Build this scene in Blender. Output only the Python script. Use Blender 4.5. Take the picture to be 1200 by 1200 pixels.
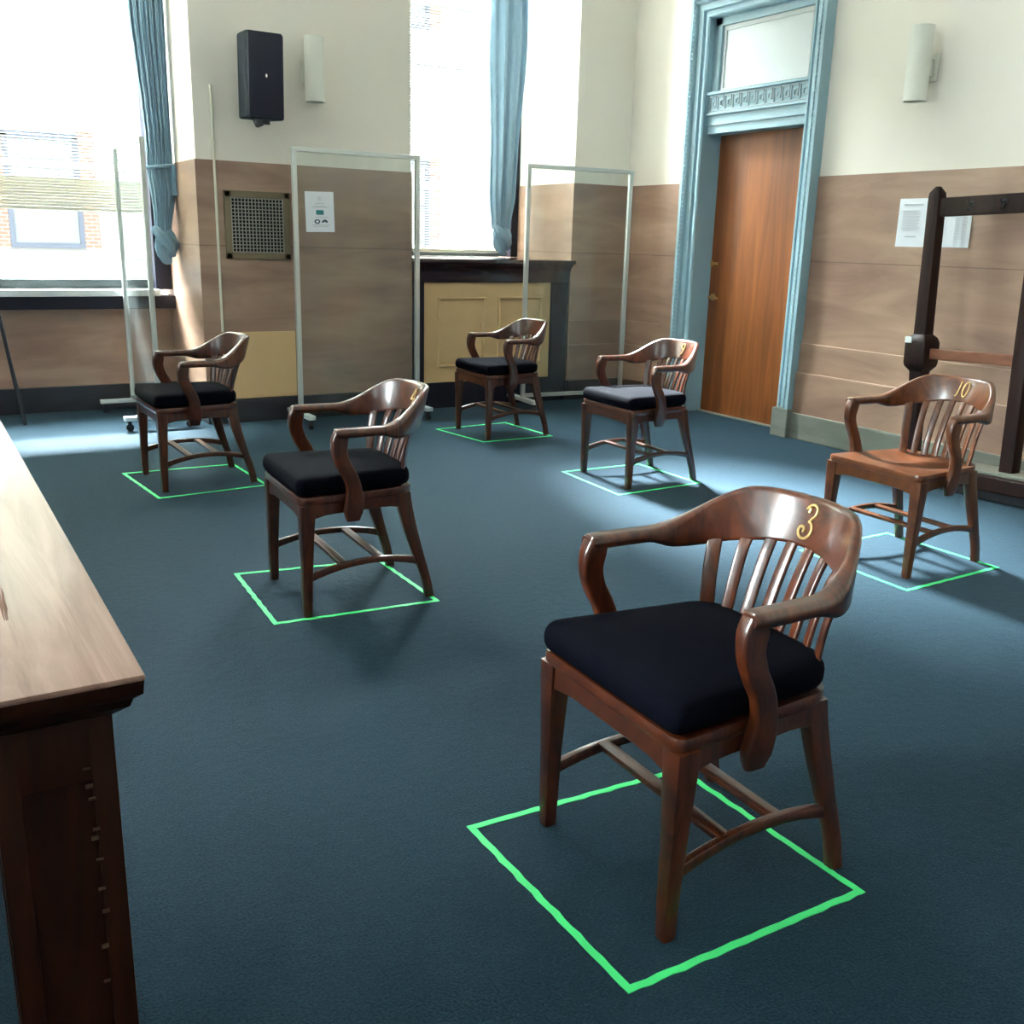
import bpy, bmesh, math, random
from mathutils import Vector, Matrix
random.seed(7)
for o in list(bpy.data.objects): bpy.data.objects.remove(o, do_unlink=True)
SC = bpy.context.scene
COL = SC.collection
PI = math.pi

# ------------------------------------------------------------------ camera
cam_d = bpy.data.cameras.new('camera'); cam = bpy.data.objects.new('camera', cam_d); COL.objects.link(cam)
R = Vector((0.85586271, -0.51654624, 0.02605757))
U = Vector((0.11444197, 0.23826983, 0.96443275))
F = Vector((0.50438285, 0.82243995, -0.26304084))
cam.matrix_world = Matrix(((R.x, U.x, -F.x, 0), (R.y, U.y, -F.y, 0), (R.z, U.z, -F.z, 1.34), (0, 0, 0, 1)))
cam_d.sensor_width = 36; cam_d.sensor_height = 36; cam_d.lens = 36*1161.67/1200
cam_d.clip_start = 0.02; cam_d.clip_end = 300
SC.camera = cam

# ------------------------------------------------------------------ world, daylight, exposure
FILL_PEND = 2.0  # strength of the added fill pendants
SKY = 58.0
SUN = 34.0
w = bpy.data.worlds.new('sky'); SC.world = w; w.use_nodes = True
nt = w.node_tree; nt.nodes.clear()
# overcast sky, brighter towards the zenith and on the far side of the street (+Y), dimmer behind us
tc = nt.nodes.new('ShaderNodeTexCoord'); sep = nt.nodes.new('ShaderNodeSeparateXYZ')
nt.links.new(tc.outputs['Generated'], sep.inputs[0])
ry = nt.nodes.new('ShaderNodeMapRange'); ry.inputs[1].default_value = .0; ry.inputs[2].default_value = .45
ry.inputs[3].default_value = .02; ry.inputs[4].default_value = 1.0; nt.links.new(sep.outputs[1], ry.inputs[0])
mu = nt.nodes.new('ShaderNodeMath'); mu.operation = 'MULTIPLY'; mu.inputs[1].default_value = SKY; nt.links.new(ry.outputs[0], mu.inputs[0])
bgn = nt.nodes.new('ShaderNodeBackground'); bgn.inputs[0].default_value = (.90, .97, 1.0, 1)
nt.links.new(mu.outputs[0], bgn.inputs[1])
wo = nt.nodes.new('ShaderNodeOutputWorld'); nt.links.new(bgn.outputs[0], wo.inputs[0])

sun_d = bpy.data.lights.new('hazy_sun', 'SUN'); sun_d.energy = SUN; sun_d.angle = math.radians(13); sun_d.color = (.93, .97, 1.0)
sun = bpy.data.objects.new('hazy_sun', sun_d); COL.objects.link(sun)
sun.rotation_euler = Vector((.04, .755, .655)).to_track_quat('Z', 'Y').to_euler()
def portal(x0, x1, z0, z1, y=8.36):
    d = bpy.data.lights.new('window_daylight_portal', 'AREA'); d.shape = 'RECTANGLE'
    d.size = x1-x0; d.size_y = z1-z0; d.cycles.is_portal = True
    o = bpy.data.objects.new('window_daylight_portal', d); COL.objects.link(o)
    o.location = ((x0+x1)/2, y, (z0+z1)/2); o.rotation_euler = (-PI/2, 0, 0)
portal(-0.6, 1.84, 0.95, 5.0); portal(3.46, 4.98, 1.2, 5.0)

for y_ in (.7, 4.1):  # portals for the added left-wall windows
    d = bpy.data.lights.new('window_daylight_portal', 'AREA'); d.shape = 'RECTANGLE'; d.size = 3.45; d.size_y = 1.8; d.cycles.is_portal = True
    o = bpy.data.objects.new('window_daylight_portal', d); COL.objects.link(o); o.location = (-6.25, y_, 2.67); o.rotation_euler = (0, -PI/2, 0)
SC.view_settings.view_transform = 'Standard'; SC.view_settings.look = 'None'
SC.view_settings.gamma = 1; SC.view_settings.use_curve_mapping = False
SC.view_settings.exposure = 2.0

# ------------------------------------------------------------------ helpers
def link(o): COL.objects.link(o); return o
def obj(name, bm, mat, parent=None, smooth=True, ang=35):
    bmesh.ops.recalc_face_normals(bm, faces=bm.faces)
    me = bpy.data.meshes.new(name); bm.to_mesh(me); bm.free()
    mats = mat if isinstance(mat, (list, tuple)) else [mat]
    for m_ in mats: me.materials.append(m_)
    if smooth:
        for p in me.polygons: p.use_smooth = True
        me.set_sharp_from_angle(angle=math.radians(ang))
    o = link(bpy.data.objects.new(name, me))
    if parent: o.parent = parent
    return o
def tag(o, label, cat, group=None, kind=None):
    o['label'] = label; o['category'] = cat
    if group: o['group'] = group
    if kind: o['kind'] = kind
    return o
def empty(name, loc, rz=0, rx=0, ry=0):
    o = link(bpy.data.objects.new(name, None)); o.location = loc; o.rotation_euler = (rx, ry, rz)
    o.empty_display_size = 0.1
    return o
def struct(o): o['kind'] = 'structure'; return o
def copy_tree(o, parent=None):
    c = o.copy(); COL.objects.link(c); c.parent = parent
    for ch in list(o.children): copy_tree(ch, c)
    return c
def box(bm, x0, x1, y0, y1, z0, z1, bev=0.0, mi=0, M=None):
    co = [(x0,y0,z0),(x1,y0,z0),(x1,y1,z0),(x0,y1,z0),(x0,y0,z1),(x1,y0,z1),(x1,y1,z1),(x0,y1,z1)]
    vs = [bm.verts.new(c) for c in co]
    fs = [bm.faces.new([vs[i] for i in f]) for f in ((3,2,1,0),(4,5,6,7),(0,1,5,4),(1,2,6,5),(2,3,7,6),(3,0,4,7))]
    for f in fs: f.material_index = mi
    if bev:
        es = list({e for f in fs for e in f.edges})
        r = bmesh.ops.bevel(bm, geom=es, offset=bev, segments=2, profile=0.6, affect='EDGES')
        for f in r['faces']: f.material_index = mi
        vs = list({v for f in r['faces'] for v in f.verts} | {v for v in vs if v.is_valid})
    if M is not None:
        for v in vs: v.co = M @ v.co
    return vs
def B(*a, **k):
    bm = bmesh.new(); box(bm, *a, **k); return bm
def rrect(wx, wy, r, n=3):
    """rounded rectangle outline centred on 0"""
    r = min(r, wx*.499, wy*.499); out = []
    for cx, cy, a0 in ((wx/2-r, wy/2-r, 0), (-wx/2+r, wy/2-r, PI/2), (-wx/2+r, -wy/2+r, PI), (wx/2-r, -wy/2+r, 1.5*PI)):
        for i in range(n+1):
            a = a0+PI/2*i/n; out.append((cx+r*math.cos(a), cy+r*math.sin(a)))
    return out
def loft(bm, rings, cap=True, closed=False, mi=0):
    V = [[bm.verts.new(p) for p in r] for r in rings]
    n = len(V[0]); m = len(V)
    for i in range(m if closed else m-1):
        a, b = V[i], V[(i+1) % m]
        for j in range(n):
            f = bm.faces.new((a[j], a[(j+1) % n], b[(j+1) % n], b[j])); f.material_index = mi
    if cap and not closed:
        for r in (V[0][::-1], V[-1]):
            f = bm.faces.new(r); f.material_index = mi
    return V
def frame_ring(c, ex, ey, prof):
    return [Vector(c)+ex*u+ey*v for u, v in prof]
def sweep(bm, pts, profs, side, cap=True, mi=0):
    """pts centre line; profs list of outlines (u along 'side', v along the cross direction)"""
    P = [Vector(p) for p in pts]; rings = []
    for i, p in enumerate(P):
        t = (P[min(i+1, len(P)-1)]-P[max(i-1, 0)]).normalized()
        s = Vector(side); s = (s-t*s.dot(t)).normalized(); v = t.cross(s)
        rings.append(frame_ring(p, s, v, profs[i] if isinstance(profs[0], list) else profs))
    loft(bm, rings, cap, mi=mi)
def tube(bm, pts, r, n=8, closed=False, mi=0, taper=None):
    P = [Vector(p) for p in pts]; rings = []; m = len(P); prev = None
    for i, p in enumerate(P):
        t = (P[(i+1) % m] - P[i-1]) if closed else (P[min(i+1, m-1)]-P[max(i-1, 0)])
        t.normalize()
        if prev is None:
            s = t.orthogonal().normalized()
        else:
            s = (prev-t*prev.dot(t)).normalized()
        prev = s; v = t.cross(s); rr = r if taper is None else taper(i/(m-1))
        rings.append([p+s*(rr*math.cos(a))+v*(rr*math.sin(a)) for a in [2*PI*k/n for k in range(n)]])
    loft(bm, rings, not closed, closed, mi=mi)
def cyl(bm, c, r, h, axis='z', n=24, r2=None, mi=0):
    r2 = r if r2 is None else r2; c = Vector(c)
    ex, ey, ez = {'z': ((1,0,0),(0,1,0),(0,0,1)), 'x': ((0,1,0),(0,0,1),(1,0,0)), 'y': ((0,0,1),(1,0,0),(0,1,0))}[axis]
    ex, ey, ez = map(Vector, (ex, ey, ez))
    loft(bm, [[c+ex*(q*math.cos(2*PI*k/n))+ey*(q*math.sin(2*PI*k/n))+ez*t for k in range(n)] for q, t in ((r, 0), (r2, h))], mi=mi)
def catmull(pts, n=6):
    P = [Vector(p) for p in pts]; P = [P[0]*2-P[1]]+P+[P[-1]*2-P[-2]]; out = []
    for i in range(1, len(P)-2):
        a, b, c, d = P[i-1], P[i], P[i+1], P[i+2]
        for k in range(n):
            t = k/n
            out.append(0.5*((2*b)+(c-a)*t+(2*a-5*b+4*c-d)*t*t+(3*b-a-3*c+d)*t**3))
    out.append(P[-2]); return out
def sst(a, b, x):
    t = min(1, max(0, (x-a)/(b-a))); return t*t*(3-2*t)
def lerp(a, b, t): return a+(b-a)*t

# ------------------------------------------------------------------ materials
def newmat(name):
    m = bpy.data.materials.new(name); m.use_nodes = True
    n = m.node_tree; bs = n.nodes['Principled BSDF']; return m, n, bs
def plain(name, col, rough=0.5, metal=0.0, spec=0.5, coat=0.0, sheen=0.0, noise=0.0, nscale=40, bump=0.0, bscale=200):
    m, n, bs = newmat(name)
    bs.inputs['Base Color'].default_value = (*col, 1); bs.inputs['Roughness'].default_value = rough
    bs.inputs['Metallic'].default_value = metal; bs.inputs['Specular IOR Level'].default_value = spec
    bs.inputs['Coat Weight'].default_value = coat; bs.inputs['Sheen Weight'].default_value = sheen
    if noise or bump:
        t = n.nodes.new('ShaderNodeTexCoord')
    if noise:
        nz = n.nodes.new('ShaderNodeTexNoise'); nz.inputs['Scale'].default_value = nscale; nz.inputs['Detail'].default_value = 4
        n.links.new(t.outputs['Object'], nz.inputs['Vector'])
        mx = n.nodes.new('ShaderNodeMixRGB'); mx.inputs[1].default_value = (*[c*(1-noise) for c in col], 1)
        mx.inputs[2].default_value = (*[min(1, c*(1+noise)) for c in col], 1)
        n.links.new(nz.outputs['Fac'], mx.inputs[0]); n.links.new(mx.outputs[0], bs.inputs['Base Color'])
    if bump:
        nb = n.nodes.new('ShaderNodeTexNoise'); nb.inputs['Scale'].default_value = bscale; nb.inputs['Detail'].default_value = 3
        n.links.new(t.outputs['Object'], nb.inputs['Vector'])
        bp = n.nodes.new('ShaderNodeBump'); bp.inputs['Strength'].default_value = bump; bp.inputs['Distance'].default_value = 0.004
        n.links.new(nb.outputs['Fac'], bp.inputs['Height']); n.links.new(bp.outputs[0], bs.inputs['Normal'])
    return m
def wood(name, dark, light, scale=(18, 18, 1.6), rough=0.28, coat=0.3, dist=2.0, bump=0.05, lo=.3, hi=.75, spec=.5):
    m, n, bs = newmat(name); bs.inputs['Specular IOR Level'].default_value = spec
    t = n.nodes.new('ShaderNodeTexCoord'); mp = n.nodes.new('ShaderNodeMapping')
    mp.inputs['Scale'].default_value = scale; n.links.new(t.outputs['Object'], mp.inputs['Vector'])
    a = n.nodes.new('ShaderNodeTexNoise'); a.inputs['Scale'].default_value = 1; a.inputs['Detail'].default_value = 6
    a.inputs['Distortion'].default_value = dist; a.inputs['Roughness'].default_value = 0.6
    n.links.new(mp.outputs[0], a.inputs['Vector'])
    r = n.nodes.new('ShaderNodeValToRGB'); r.color_ramp.elements[0].position = lo; r.color_ramp.elements[1].position = hi
    r.color_ramp.elements[0].color = (*dark, 1); r.color_ramp.elements[1].color = (*light, 1)
    n.links.new(a.outputs['Fac'], r.inputs[0]); n.links.new(r.outputs[0], bs.inputs['Base Color'])
    bs.inputs['Roughness'].default_value = rough; bs.inputs['Coat Weight'].default_value = coat; bs.inputs['Coat Roughness'].default_value = 0.12
    if bump:
        bp = n.nodes.new('ShaderNodeBump'); bp.inputs['Strength'].default_value = bump; bp.inputs['Distance'].default_value = 0.003
        n.links.new(a.outputs['Fac'], bp.inputs['Height']); n.links.new(bp.outputs[0], bs.inputs['Normal'])
    return m
def glassmat(name, tint=(1, 1, 1), haze=0.0, rough=0.02):
    m = bpy.data.materials.new(name); m.use_nodes = True; n = m.node_tree; n.nodes.clear()
    o = n.nodes.new('ShaderNodeOutputMaterial'); tr = n.nodes.new('ShaderNodeBsdfTransparent'); tr.inputs[0].default_value = (*tint, 1)
    g = n.nodes.new('ShaderNodeBsdfGlossy'); g.inputs['Roughness'].default_value = rough
    lw = n.nodes.new('ShaderNodeFresnel'); lw.inputs[0].default_value = 1.4
    ge = n.nodes.new('ShaderNodeNewGeometry'); iv = n.nodes.new('ShaderNodeMath'); iv.operation = 'SUBTRACT'; iv.inputs[0].default_value = 1; n.links.new(ge.outputs['Backfacing'], iv.inputs[1])
    fm = n.nodes.new('ShaderNodeMath'); fm.operation = 'MULTIPLY'; n.links.new(lw.outputs[0], fm.inputs[0]); n.links.new(iv.outputs[0], fm.inputs[1])
    mx = n.nodes.new('ShaderNodeMixShader'); n.links.new(fm.outputs[0], mx.inputs[0]); n.links.new(tr.outputs[0], mx.inputs[1]); n.links.new(g.outputs[0], mx.inputs[2])
    last = mx.outputs[0]
    if haze:
        d = n.nodes.new('ShaderNodeBsdfDiffuse'); d.inputs[0].default_value = (.8, .85, .85, 1)
        t = n.nodes.new('ShaderNodeTexCoord'); mp = n.nodes.new('ShaderNodeMapping'); mp.inputs['Scale'].default_value = (5, 5, 1.5)
        nz = n.nodes.new('ShaderNodeTexNoise'); nz.inputs['Scale'].default_value = 2.2; nz.inputs['Detail'].default_value = 6; nz.inputs['Distortion'].default_value = 1
        n.links.new(t.outputs['Object'], mp.inputs[0]); n.links.new(mp.outputs[0], nz.inputs['Vector'])
        mr = n.nodes.new('ShaderNodeMapRange'); mr.inputs[1].default_value = .35; mr.inputs[2].default_value = .8
        mr.inputs[3].default_value = haze*.4; mr.inputs[4].default_value = haze*1.8; n.links.new(nz.outputs['Fac'], mr.inputs[0])
        m2 = n.nodes.new('ShaderNodeMixShader'); n.links.new(mr.outputs[0], m2.inputs[0]); n.links.new(last, m2.inputs[1]); n.links.new(d.outputs[0], m2.inputs[2]); last = m2.outputs[0]
    n.links.new(last, o.inputs[0]); return m
def stone(name, c1, c2, rough=0.35, joints=(), sc=(1.3, 1.3, 7), jx=None, vein=.6):
    m, n, bs = newmat(name)
    t = n.nodes.new('ShaderNodeTexCoord'); mp = n.nodes.new('ShaderNodeMapping'); mp.inputs['Scale'].default_value = sc
    n.links.new(t.outputs['Object'], mp.inputs[0])
    a = n.nodes.new('ShaderNodeTexNoise'); a.inputs['Scale'].default_value = 1.0; a.inputs['Detail'].default_value = 7; a.inputs['Distortion'].default_value = .5; a.inputs['Roughness'].default_value = vein
    n.links.new(mp.outputs[0], a.inputs['Vector'])
    b = n.nodes.new('ShaderNodeTexNoise'); b.inputs['Scale'].default_value = 1.1; b.inputs['Detail'].default_value = 3
    n.links.new(t.outputs['Object'], b.inputs['Vector'])
    r = n.nodes.new('ShaderNodeValToRGB'); r.color_ramp.elements[0].position = .3; r.color_ramp.elements[1].position = .72
    r.color_ramp.elements[0].color = (*c1, 1); r.color_ramp.elements[1].color = (*c2, 1); n.links.new(a.outputs['Fac'], r.inputs[0])
    mx = n.nodes.new('ShaderNodeMixRGB'); mx.blend_type = 'MULTIPLY'; mx.inputs[0].default_value = .55
    r2 = n.nodes.new('ShaderNodeValToRGB'); r2.color_ramp.elements[0].position = .35; r2.color_ramp.elements[1].position = .65
    r2.color_ramp.elements[0].color = (.62, .58, .60, 1); r2.color_ramp.elements[1].color = (1, 1, 1, 1); n.links.new(b.outputs['Fac'], r2.inputs[0])
    n.links.new(r.outputs[0], mx.inputs[1]); n.links.new(r2.outputs[0], mx.inputs[2]); last = mx.outputs[0]
    if joints:
        s = n.nodes.new('ShaderNodeSeparateXYZ'); n.links.new(t.outputs['Object'], s.inputs[0])
        for z in joints:
            sb = n.nodes.new('ShaderNodeMath'); sb.operation = 'SUBTRACT'; n.links.new(s.outputs[2], sb.inputs[0]); sb.inputs[1].default_value = z
            ab = n.nodes.new('ShaderNodeMath'); ab.operation = 'ABSOLUTE'; n.links.new(sb.outputs[0], ab.inputs[0])
            lt = n.nodes.new('ShaderNodeMath'); lt.operation = 'LESS_THAN'; lt.inputs[1].default_value = .0035; n.links.new(ab.outputs[0], lt.inputs[0])
            ml = n.nodes.new('ShaderNodeMath'); ml.operation = 'MULTIPLY'; ml.inputs[1].default_value = .55; n.links.new(lt.outputs[0], ml.inputs[0])
            m3 = n.nodes.new('ShaderNodeMixRGB'); n.links.new(ml.outputs[0], m3.inputs[0]); n.links.new(last, m3.inputs[1]); m3.inputs[2].default_value = (c1[0]*.35, c1[1]*.35, c1[2]*.35, 1); last = m3.outputs[0]
    n.links.new(last, bs.inputs['Base Color']); bs.inputs['Roughness'].default_value = rough
    bp = n.nodes.new('ShaderNodeBump'); bp.inputs['Strength'].default_value = .06; bp.inputs['Distance'].default_value = .004
    n.links.new(a.outputs['Fac'], bp.inputs['Height']); n.links.new(bp.outputs[0], bs.inputs['Normal'])
    return m

M_plaster = plain('cream_plaster', (.86, .81, .72), .65, noise=.02, nscale=3, bump=.05, bscale=60)
M_ceil = plain('ceiling_white', (.86, .86, .82), .8)
M_stone = stone('brown_marble', (.29, .175, .13), (.50, .335, .235), rough=.3, joints=(1.26,), sc=(1.1, 1.1, 5.5))
M_stone2 = stone('brown_marble_course', (.26, .155, .115), (.42, .275, .195), rough=.3)
M_base = stone('grey_marble_base', (.15, .17, .14), (.27, .28, .24), rough=.3)
M_darkbase = plain('dark_painted_base', (.022, .022, .03), .35, noise=.2, nscale=8)
M_chair = wood('chair_mahogany', (.020, .0042, .0016), (.110, .024, .006), scale=(26, 6, 6), rough=.3, coat=.6, bump=.03)
M_oak = wood('chair_walnut', (.036, .009, .0024), (.14, .040, .009), scale=(26, 6, 6), rough=.33, coat=.2, bump=.03)
M_darkwood = wood('dark_wood', (.010, .004, .003), (.030, .010, .007), scale=(14, 14, 1.5), rough=.5, coat=.0, spec=.2)
M_rail = wood('reddish_rail_wood', (.12, .035, .015), (.26, .09, .04), scale=(10, 1.2, 10), rough=.5, coat=.1)
M_sillwood = wood('sill_mahogany', (.024, .009, .010), (.036, .012, .012), scale=(1.5, 30, 30), rough=.2, coat=.6)
M_navyframe = plain('dark_frame_paint', (.010, .010, .020), .4, spec=.3)
M_door = wood('door_veneer', (.10, .024, .004), (.31, .090, .015), scale=(9, 7.5, .55), rough=.5, coat=.05, dist=1.2, lo=.25, hi=.7)
M_table = wood('table_varnish', (.17, .085, .06), (.38, .22, .17), scale=(11, .9, 8), rough=.5, coat=.12, dist=2.5, bump=.25)
M_tablewood = wood('table_leg_wood', (.010, .0026, .001), (.040, .010, .003), scale=(9, 9, 1.2), rough=.5, coat=.0, spec=.15)
M_teal = plain('blue_grey_trim_paint', (.30, .46, .53), .4, noise=.05, nscale=5)
M_pale = plain('pale_lilac_panel', (.58, .62, .62), .5)
M_tan = plain('tan_panel_paint', (.66, .45, .23), .5, noise=.05, nscale=6)
M_carpet = None
def carpet():
    m, n, bs = newmat('blue_carpet')
    t = n.nodes.new('ShaderNodeTexCoord')
    a = n.nodes.new('ShaderNodeTexNoise'); a.inputs['Scale'].default_value = 170; a.inputs['Detail'].default_value = 3
    b = n.nodes.new('ShaderNodeTexNoise'); b.inputs['Scale'].default_value = .7; b.inputs['Detail'].default_value = 3
    c = n.nodes.new('ShaderNodeTexNoise'); c.inputs['Scale'].default_value = 28; c.inputs['Detail'].default_value = 4
    for q in (a, b, c): n.links.new(t.outputs['Object'], q.inputs['Vector'])
    r = n.nodes.new('ShaderNodeValToRGB'); r.color_ramp.elements[0].position = .3; r.color_ramp.elements[1].position = .7
    r.color_ramp.elements[0].color = (.0040, .0140, .028, 1); r.color_ramp.elements[1].color = (.0135, .038, .062, 1)
    n.links.new(a.outputs['Fac'], r.inputs[0])
    mx = n.nodes.new('ShaderNodeMixRGB'); mx.blend_type = 'MIX'; n.links.new(b.outputs['Fac'], mx.inputs[0])
    n.links.new(r.outputs[0], mx.inputs[1])
    m2 = n.nodes.new('ShaderNodeMixRGB'); m2.blend_type = 'MULTIPLY'; m2.inputs[0].default_value = 1; m2.inputs[2].default_value = (.95, 1.15, 1.0, 1)
    n.links.new(r.outputs[0], m2.inputs[1]); n.links.new(m2.outputs[0], mx.inputs[2])
    n.links.new(mx.outputs[0], bs.inputs['Base Color'])
    bs.inputs['Roughness'].default_value = .85; bs.inputs['Specular IOR Level'].default_value = .12
    bs.inputs['Sheen Weight'].default_value = .10; bs.inputs['Sheen Roughness'].default_value = .4; bs.inputs['Sheen Tint'].default_value = (.6, .85, 1, 1)
    ad = n.nodes.new('ShaderNodeMath'); ad.operation = 'ADD'; n.links.new(a.outputs['Fac'], ad.inputs[0]); n.links.new(c.outputs['Fac'], ad.inputs[1])
    bp = n.nodes.new('ShaderNodeBump'); bp.inputs['Strength'].default_value = .5; bp.inputs['Distance'].default_value = .006
    n.links.new(ad.outputs[0], bp.inputs['Height']); n.links.new(bp.outputs[0], bs.inputs['Normal'])
    return m
M_carpet = carpet()
M_fabric = plain('black_cushion_fabric', (.0016, .0020, .0050), .85, spec=.04, bump=.25, bscale=500)
M_gold = plain('brass_numeral', (.62, .42, .17), .35, metal=.6)
M_tape = plain('green_tape', (.05, .78, .22), .6)
M_alu = plain('aluminium_frame', (.62, .66, .64), .38, metal=.7)
M_alubright = plain('painted_grey_foot', (.55, .60, .60), .4, metal=.3)
M_black = plain('black_plastic', (.012, .013, .018), .45)
M_spk = plain('speaker_box', (.012, .018, .028), .65, spec=.15)
M_spkgrille = plain('speaker_cloth', (.008, .010, .028), .7, bump=.3, bscale=900)
M_white = plain('white_paint', (.78, .80, .77), .5)
M_sconce = plain('sconce_enamel', (.80, .80, .72), .4)
M_cream = plain('cream_conduit', (.74, .72, .60), .5)
M_paper = plain('paper', (.80, .83, .88), .7)
M_ink = plain('grey_print', (.28, .29, .32), .8)
M_inklight = plain('light_print', (.50, .52, .55), .8)
M_tealink = plain('teal_print', (.02, .20, .22), .7)
M_chrome = plain('chrome', (.8, .8, .8), .15, metal=1)
M_brass = plain('old_brass', (.55, .36, .16), .3, metal=1)
M_grfr = plain('vent_frame_bronze', (.20, .16, .10), .5, metal=.2)
M_grille = plain('vent_mesh_metal', (.34, .33, .29), .5, metal=.3)
M_ductshade = plain('duct_shade', (.006, .007, .012), .9)
M_sash = plain('dark_green_sash', (.010, .016, .017), .5, spec=.3)
M_sill1 = plain('white_sill_paint', (.6, .62, .6), .4)
M_curtain = plain('blue_curtain_fabric', (.20, .33, .44), .85, sheen=.3, noise=.06, nscale=12)
def translucent(name, col, fac=.5):
    m = bpy.data.materials.new(name); m.use_nodes = True; n = m.node_tree; n.nodes.clear()
    o = n.nodes.new('ShaderNodeOutputMaterial'); d = n.nodes.new('ShaderNodeBsdfDiffuse'); t = n.nodes.new('ShaderNodeBsdfTranslucent')
    d.inputs[0].default_value = (*col, 1); t.inputs[0].default_value = (*col, 1)
    x = n.nodes.new('ShaderNodeMixShader'); x.inputs[0].default_value = fac
    n.links.new(d.outputs[0], x.inputs[1]); n.links.new(t.outputs[0], x.inputs[2]); n.links.new(x.outputs[0], o.inputs[0]); return m
M_slat = translucent('blind_slat_vinyl', (.92, .92, .86), .45)
M_stack = plain('gathered_slat_cream', (.93, .86, .70), .5)
M_blindrail = plain('blind_rail_cream', (.75, .72, .60), .5)
M_glass = glassmat('window_glass', (.97, 1, .99))
M_acryl = glassmat('clear_acrylic', (.93, .96, .95), haze=.03, rough=.03)
M_facade = plain('pale_limestone', (.36, .37, .36), .8, noise=.06, nscale=.6)
M_pavement = plain('pavement', (.12, .12, .12), .9)
def brickmat():
    m, n, bs = newmat('red_brick'); t = n.nodes.new('ShaderNodeTexCoord'); mp = n.nodes.new('ShaderNodeMapping'); mp.inputs['Rotation'].default_value = (PI/2, 0, 0)
    br = n.nodes.new('ShaderNodeTexBrick'); br.inputs['Color1'].default_value = (.24, .135, .10, 1); br.inputs['Color2'].default_value = (.21, .115, .085, 1); br.inputs['Mortar'].default_value = (.42, .36, .32, 1)
    br.inputs['Scale'].default_value = 1; br.inputs['Brick Width'].default_value = .22; br.inputs['Row Height'].default_value = .08; br.inputs['Mortar Size'].default_value = .008
    n.links.new(t.outputs['Object'], mp.inputs[0]); n.links.new(mp.outputs[0], br.inputs['Vector']); n.links.new(br.outputs['Color'], bs.inputs['Base Color']); bs.inputs['Roughness'].default_value = .9
    return m
M_brick = brickmat()

# ------------------------------------------------------------------ room shell
XR, YF, YW, HC = 5.55, 7.26, 8.2, 5.4      # right wall, pier face, window wall, ceiling
XL, YB = -6.0, -5.0
struct(obj('floor', B(XL-.2, XR+.35, YB-.2, YW+.3, -.1, 0), M_carpet, smooth=False))
struct(obj('ceiling', B(XL-.2, XR+.35, YB-.2, YW+.4, HC, HC+.2), M_ceil, smooth=False))
DZ = 1.83                                   # top of the marble dado
W1, W2 = (-0.6, 1.84), (3.46, 4.98)
bm = bmesh.new()
for x0, x1 in ((W1[1], W2[0]), (W2[1], XR), (XL, W1[0])):
    box(bm, x0, x1, YF, 8.5, DZ, HC)
for x0, x1 in (W1, W2):
    box(bm, x0, x1, 8.2, 8.5, 5.0, HC)
struct(obj('wall_back', bm, M_plaster, smooth=False))
bm = bmesh.new()
e = .008
for x0, x1 in ((W1[1]-e, W2[0]+e), (W2[1]-e, XR), (XL, W1[0]+e)):
    box(bm, x0, x1, YF-e, 8.5, 0, DZ)
box(bm, W1[0]+e, W1[1]-e, YW, 8.5, 0, .78); box(bm, W2[0]+e, W2[1]-e, YW, 8.5, 0, 1.1)
struct(obj('trim_1', bm, M_stone, smooth=False))
# base courses and dark base on the pier faces
bm = bmesh.new()
for x0, x1 in ((W2[1]-.015, XR), (XL, W1[0]+.015)):
    box(bm, x0, x1, YF-.016, YF+.3, .19, .69, .003)
    box(bm, x0-.004, x1, YF-.028, YF+.3, .17, .48, .003)
struct(obj('trim_2', bm, M_stone2, smooth=False))
bm = bmesh.new()
for x0, x1 in ((W1[1]-.02, W2[0]+.02), (W2[1]-.02, XR), (XL, W1[0]+.02)):
    box(bm, x0, x1, YF-.05, 8.4, 0, .17, .006)
box(bm, W1[0], W1[1], YW-.04, 8.4, 0, .19, .006)
struct(obj('baseboard_back', bm, M_darkbase, smooth=False))
# right wall with the doorway opening (Y 5.26 - 6.31, Z up to 3.05)
DY0, DY1, DH = 5.26, 6.31, 3.02
bm = bmesh.new()
box(bm, XR, XR+.3, YB, DY0, DZ, HC); box(bm, XR, XR+.3, DY1, 8.5, DZ, HC); box(bm, XR, XR+.3, DY0, DY1, DH, HC)
struct(obj('wall_right', bm, M_plaster, smooth=False))
bm = bmesh.new()
box(bm, XR-e, XR+.3, YB, DY0, 0, DZ); box(bm, XR-e, XR+.3, DY1, YF, 0, DZ)
struct(obj('trim_3', bm, M_stone, smooth=False))
bm = bmesh.new()
for y0, y1 in ((YB, DY0-.1), (DY1+.1, YF-.03)):
    box(bm, XR-.020, XR+.1, y0, y1, .19, .69, .006)
    box(bm, XR-.038, XR+.1, y0, y1, .17, .484, .009)
struct(obj('trim_4', bm, M_stone2 if False else M_stone, smooth=False))
struct(obj('baseboard_right', B(XR-.06, XR+.1, YB, DY0-.17, 0, .187, .008), M_base, smooth=False))
bm = bmesh.new(); LW = ((-.2, 1.6), (3.2, 5.0))  # left wall; its two unseen windows are added to brighten the room
for y0, y1 in ((YB, LW[0][0]), (LW[0][1], LW[1][0]), (LW[1][1], 8.5)): box(bm, XL-.2, XL, y0, y1, 0, HC)
for y0, y1 in LW: box(bm, XL-.2, XL, y0, y1, 0, .95); box(bm, XL-.2, XL, y0, y1, 4.4, HC)
struct(obj('wall_left', bm, M_plaster, smooth=False))
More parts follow.
